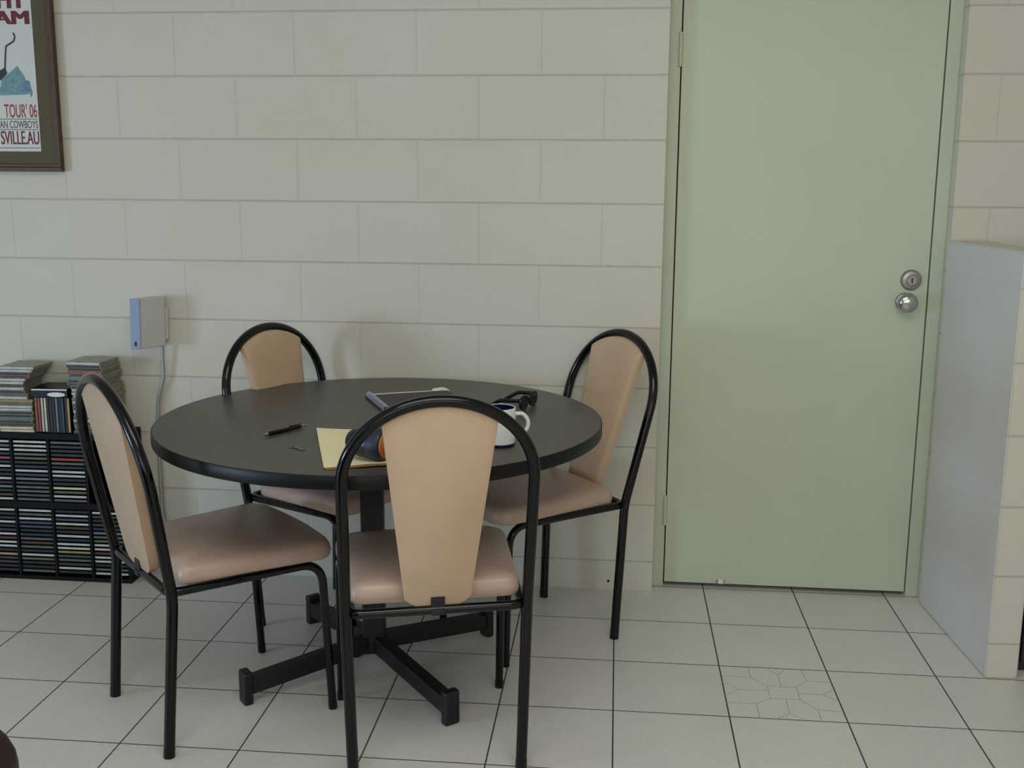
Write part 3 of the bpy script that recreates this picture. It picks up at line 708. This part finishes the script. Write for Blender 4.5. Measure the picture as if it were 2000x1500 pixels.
for tier, table_, zt, nrow in (('upper', UP, 0.5005, 15), ('lower', LO, 0.2575, 17)):
    pitch = 0.0145
    for c in range(4):
        if tier == 'upper' and c == 3: continue
        xc = RX0 + PIT * c + 0.008 + (PIT - 0.008) / 2
        lst = dict(table_[c]); rows = {}
        for k in range(nrow):
            zc = zt - pitch * (k + 1) + 0.0051; rows[k] = py_of(xc, RF, zc)
        names = {}
        for py, colr in lst.items():
            k = min(rows, key=lambda q: abs(rows[q] - py))
            if k in names: k = min((q for q in rows if q not in names), key=lambda q: abs(rows[q] - py), default=k)
            names[k] = colr
        for k in range(nrow):
            z = zt - pitch * (k + 1)
            if z < (0.2815 if tier == 'upper' else 0.0145): continue
            colr = names.get(k) or R.choice(['black', 'dark', 'dark', 'black', 'navy', 'brown'])
            cd(colr, (xc, RF + 0.004 + R.uniform(0, 0.002), z + 0.0001), 'CD case with %s spine, %s slot down, %s tier, %s column of the black rack' % (colr, ORD[k].replace('topmost', 'first'), tier, COLN[c]), 'CDs in the %s tier of the rack' % tier)
# stacks on the rack
def stack(xr, colours, where, z0, jitter, rz0, group, offs=None, y0=RF + 0.004, edge='case_pale'):
    z = z0; n = len(colours)
    for k, c in enumerate(colours):                                     # bottom to top
        dx = offs(k) if offs else 0.0
        cd(c, (xr - 0.0615 + dx + R.uniform(-jitter, jitter), y0 + R.uniform(-0.003, 0.003), z), 'CD case with %s spine, %s from top of %s' % (c, ORD[n - 1 - k] if n - 1 - k else 'first', where), group, rz0 + R.uniform(-0.03, 0.03), edge=edge)
        z += 0.0103
    return z
s1 = ['cream', 'cream', 'brown', 'dark', 'teal', 'dark', 'navy', 'pale', 'pale', 'grey', 'yellow', 'pale', 'grey', 'navy', 'pale', 'brown', 'pale', 'pale', 'maroon', 'dark', 'pale', 'pale']
stack(-0.212, s1, 'the leftmost CD stack on the rack', RZ + 0.0003, 0.003, 0.03, 'leftmost CD stack on the rack', lambda k: (0.0 if k < 11 else (-0.012 - 0.004 * (k - 11) if k < 15 else -0.03 + 0.0075 * (k - 15))))
s3 = ['dark', 'black', 'grey', 'dark', 'pale', 'black', 'dark', 'pale', 'black', 'dark', 'pale', 'grey', 'pale', 'pale', 'pale', 'dark', 'brown', 'dark', 'teal', 'navy', 'red', 'black', 'dark', 'pale']
stack(0.047, s3, 'the CD stack behind the left chair', RZ + 0.0003, 0.003, -0.04, 'CD stack behind the left chair', lambda k: 0.006 if k < 16 else -0.004)
# upright row between them
up = ['orange', 'red', 'pale', 'cream', 'black', 'navy', 'dark', 'teal', 'dark', 'blue', 'black', 'tan']
x = -0.2045
for k, c in enumerate(up):
    o = cd(c, (x + 0.0103, RF + 0.006 + R.uniform(0, 0.003), RZ + 0.0625 ), 'upright CD case with %s spine, %s from the left in the standing row' % (c, ORD[k].replace('topmost', 'first')), 'CDs standing upright on the rack', ry=-math.pi / 2)
    x += 0.01045
# box set lying across the upright CDs
bs = tag(empty('boxed_set', (-0.147, RF + 0.004, RZ + 0.1252), 0.05), 'dark boxed CD set lying on top of the standing CD row', 'boxed set')
link('slipcase', boxm((-0.0625, 0, 0), (0.0625, 0.118, 0.0285), 0.001), M['navy'], bs)
link('lid_edge', boxm((-0.0605, -0.0008, 0.0225), (0.0605, 0.001, 0.027), 0.0003), M['paper'], bs)
bm = bmesh.new(); lathe(bm, [(0, 0.001), (1, 0.001), (1, 0), (0, 0)], 28); xform(bm, Matrix.Translation((0.024, -0.0002, 0.0085)) @ Matrix.Diagonal((0.031, 1, 0.0078, 1)) @ Matrix.Rotation(math.radians(90), 4, 'X')); link('oval_sticker', bm, M['paper'], bs)

# ------------------------------------------------------------------ armchair corner at the lower left
_t = on_z(10, 1440, 0.55); _o = Matrix.Rotation(0.35, 3, 'Z') @ Vector((0.395, 0.315, 0))
ac = tag(empty('armchair', (_t.x - _o.x, _t.y - _o.y, 0), 0.35), 'dark brown leather armchair poking in at the lower left corner', 'armchair')
def cushion(lo, hi, r): return boxm_s(lo, hi, r)
def boxm_s(lo, hi, r):
    bm = bmesh.new(); box(bm, lo, hi, r, 0, 6); return bm
link('seat_base', boxm_s((-0.33, -0.34, 0.13), (0.33, 0.30, 0.30), 0.03), M['leather'], ac, True)
link('seat_cushion', boxm_s((-0.25, -0.30, 0.305), (0.25, 0.33, 0.44), 0.05), M['leather'], ac, True)
for sx in (-1, 1): link('arm', boxm_s((sx * 0.335 - 0.085, -0.36, 0.10), (sx * 0.335 + 0.085, 0.34, 0.60), 0.075), M['leather'], ac, True)
link('backrest', boxm_s((-0.30, -0.46, 0.16), (0.30, -0.30, 0.86), 0.07), M['leather'], ac, True)
for sx in (-1, 1):
    for y in (-0.36, 0.26):
        bm = bmesh.new(); lathe(bm, [(0, 0), (0.018, 0), (0.026, 0.11), (0, 0.11)], 20, origin=(sx * 0.33, y, 0)); link('leg', bm, M['wood'], ac, True)

# ------------------------------------------------------------------ daylight
def area(name, loc, direction, sx, sy, power, col):
    l = bpy.data.lights.new(name, 'AREA'); l.shape = 'RECTANGLE'; l.size = sx; l.size_y = sy; l.energy = power; l.color = col
    o = bpy.data.objects.new(name, l); COL.objects.link(o); o.location = loc
    o.rotation_euler = Vector(direction).to_track_quat('-Z', 'Y').to_euler()
    return o
area('window_daylight_left', (XL + 0.01, (LW[0] + LW[1]) / 2, (LW[2] + LW[3]) / 2), (1, 0, 0), LW[1] - LW[0], LW[3] - LW[2], 150, (0.56, 0.74, 1.0))
area('window_daylight_rear', ((RW[0] + RW[1]) / 2, YB + 0.01, (RW[2] + RW[3]) / 2), (0, 1, 0), RW[1] - RW[0], RW[3] - RW[2], 34, (1.0, 0.93, 0.80))
area('skylight_daylight', ((SK[0] + SK[1]) / 2, (SK[2] + SK[3]) / 2, CH + 0.005), (0, 0, -1), SK[1] - SK[0] - 0.1, SK[3] - SK[2] - 0.1, 42, (1.0, 0.98, 0.92))
w = bpy.data.worlds.new('sky'); scene.world = w; w.use_nodes = True
bg = w.node_tree.nodes['Background']; sky = w.node_tree.nodes.new('ShaderNodeTexSky'); sky.sky_type = 'NISHITA'; sky.sun_disc = False; sky.sun_elevation = math.radians(40)
w.node_tree.links.new(sky.outputs[0], bg.inputs[0]); bg.inputs[1].default_value = 0.12

# ------------------------------------------------------------------ camera
cd_ = bpy.data.cameras.new('camera'); co = bpy.data.objects.new('camera', cd_); COL.objects.link(co)
cd_.sensor_fit = 'HORIZONTAL'; cd_.sensor_width = 36.0; cd_.lens = F_PX * 36.0 / 2000; cd_.clip_start = 0.02
mw = Matrix.Identity(4)
for i in range(3): mw[i][0] = RGT[i]; mw[i][1] = UPV[i]; mw[i][2] = -FWD[i]; mw[i][3] = CAM[i]
co.matrix_world = mw; scene.camera = co
vs = scene.view_settings; vs.view_transform = 'Standard'; vs.look = 'None'; vs.exposure = -0.2; vs.gamma = 1.0; vs.use_curve_mapping = False
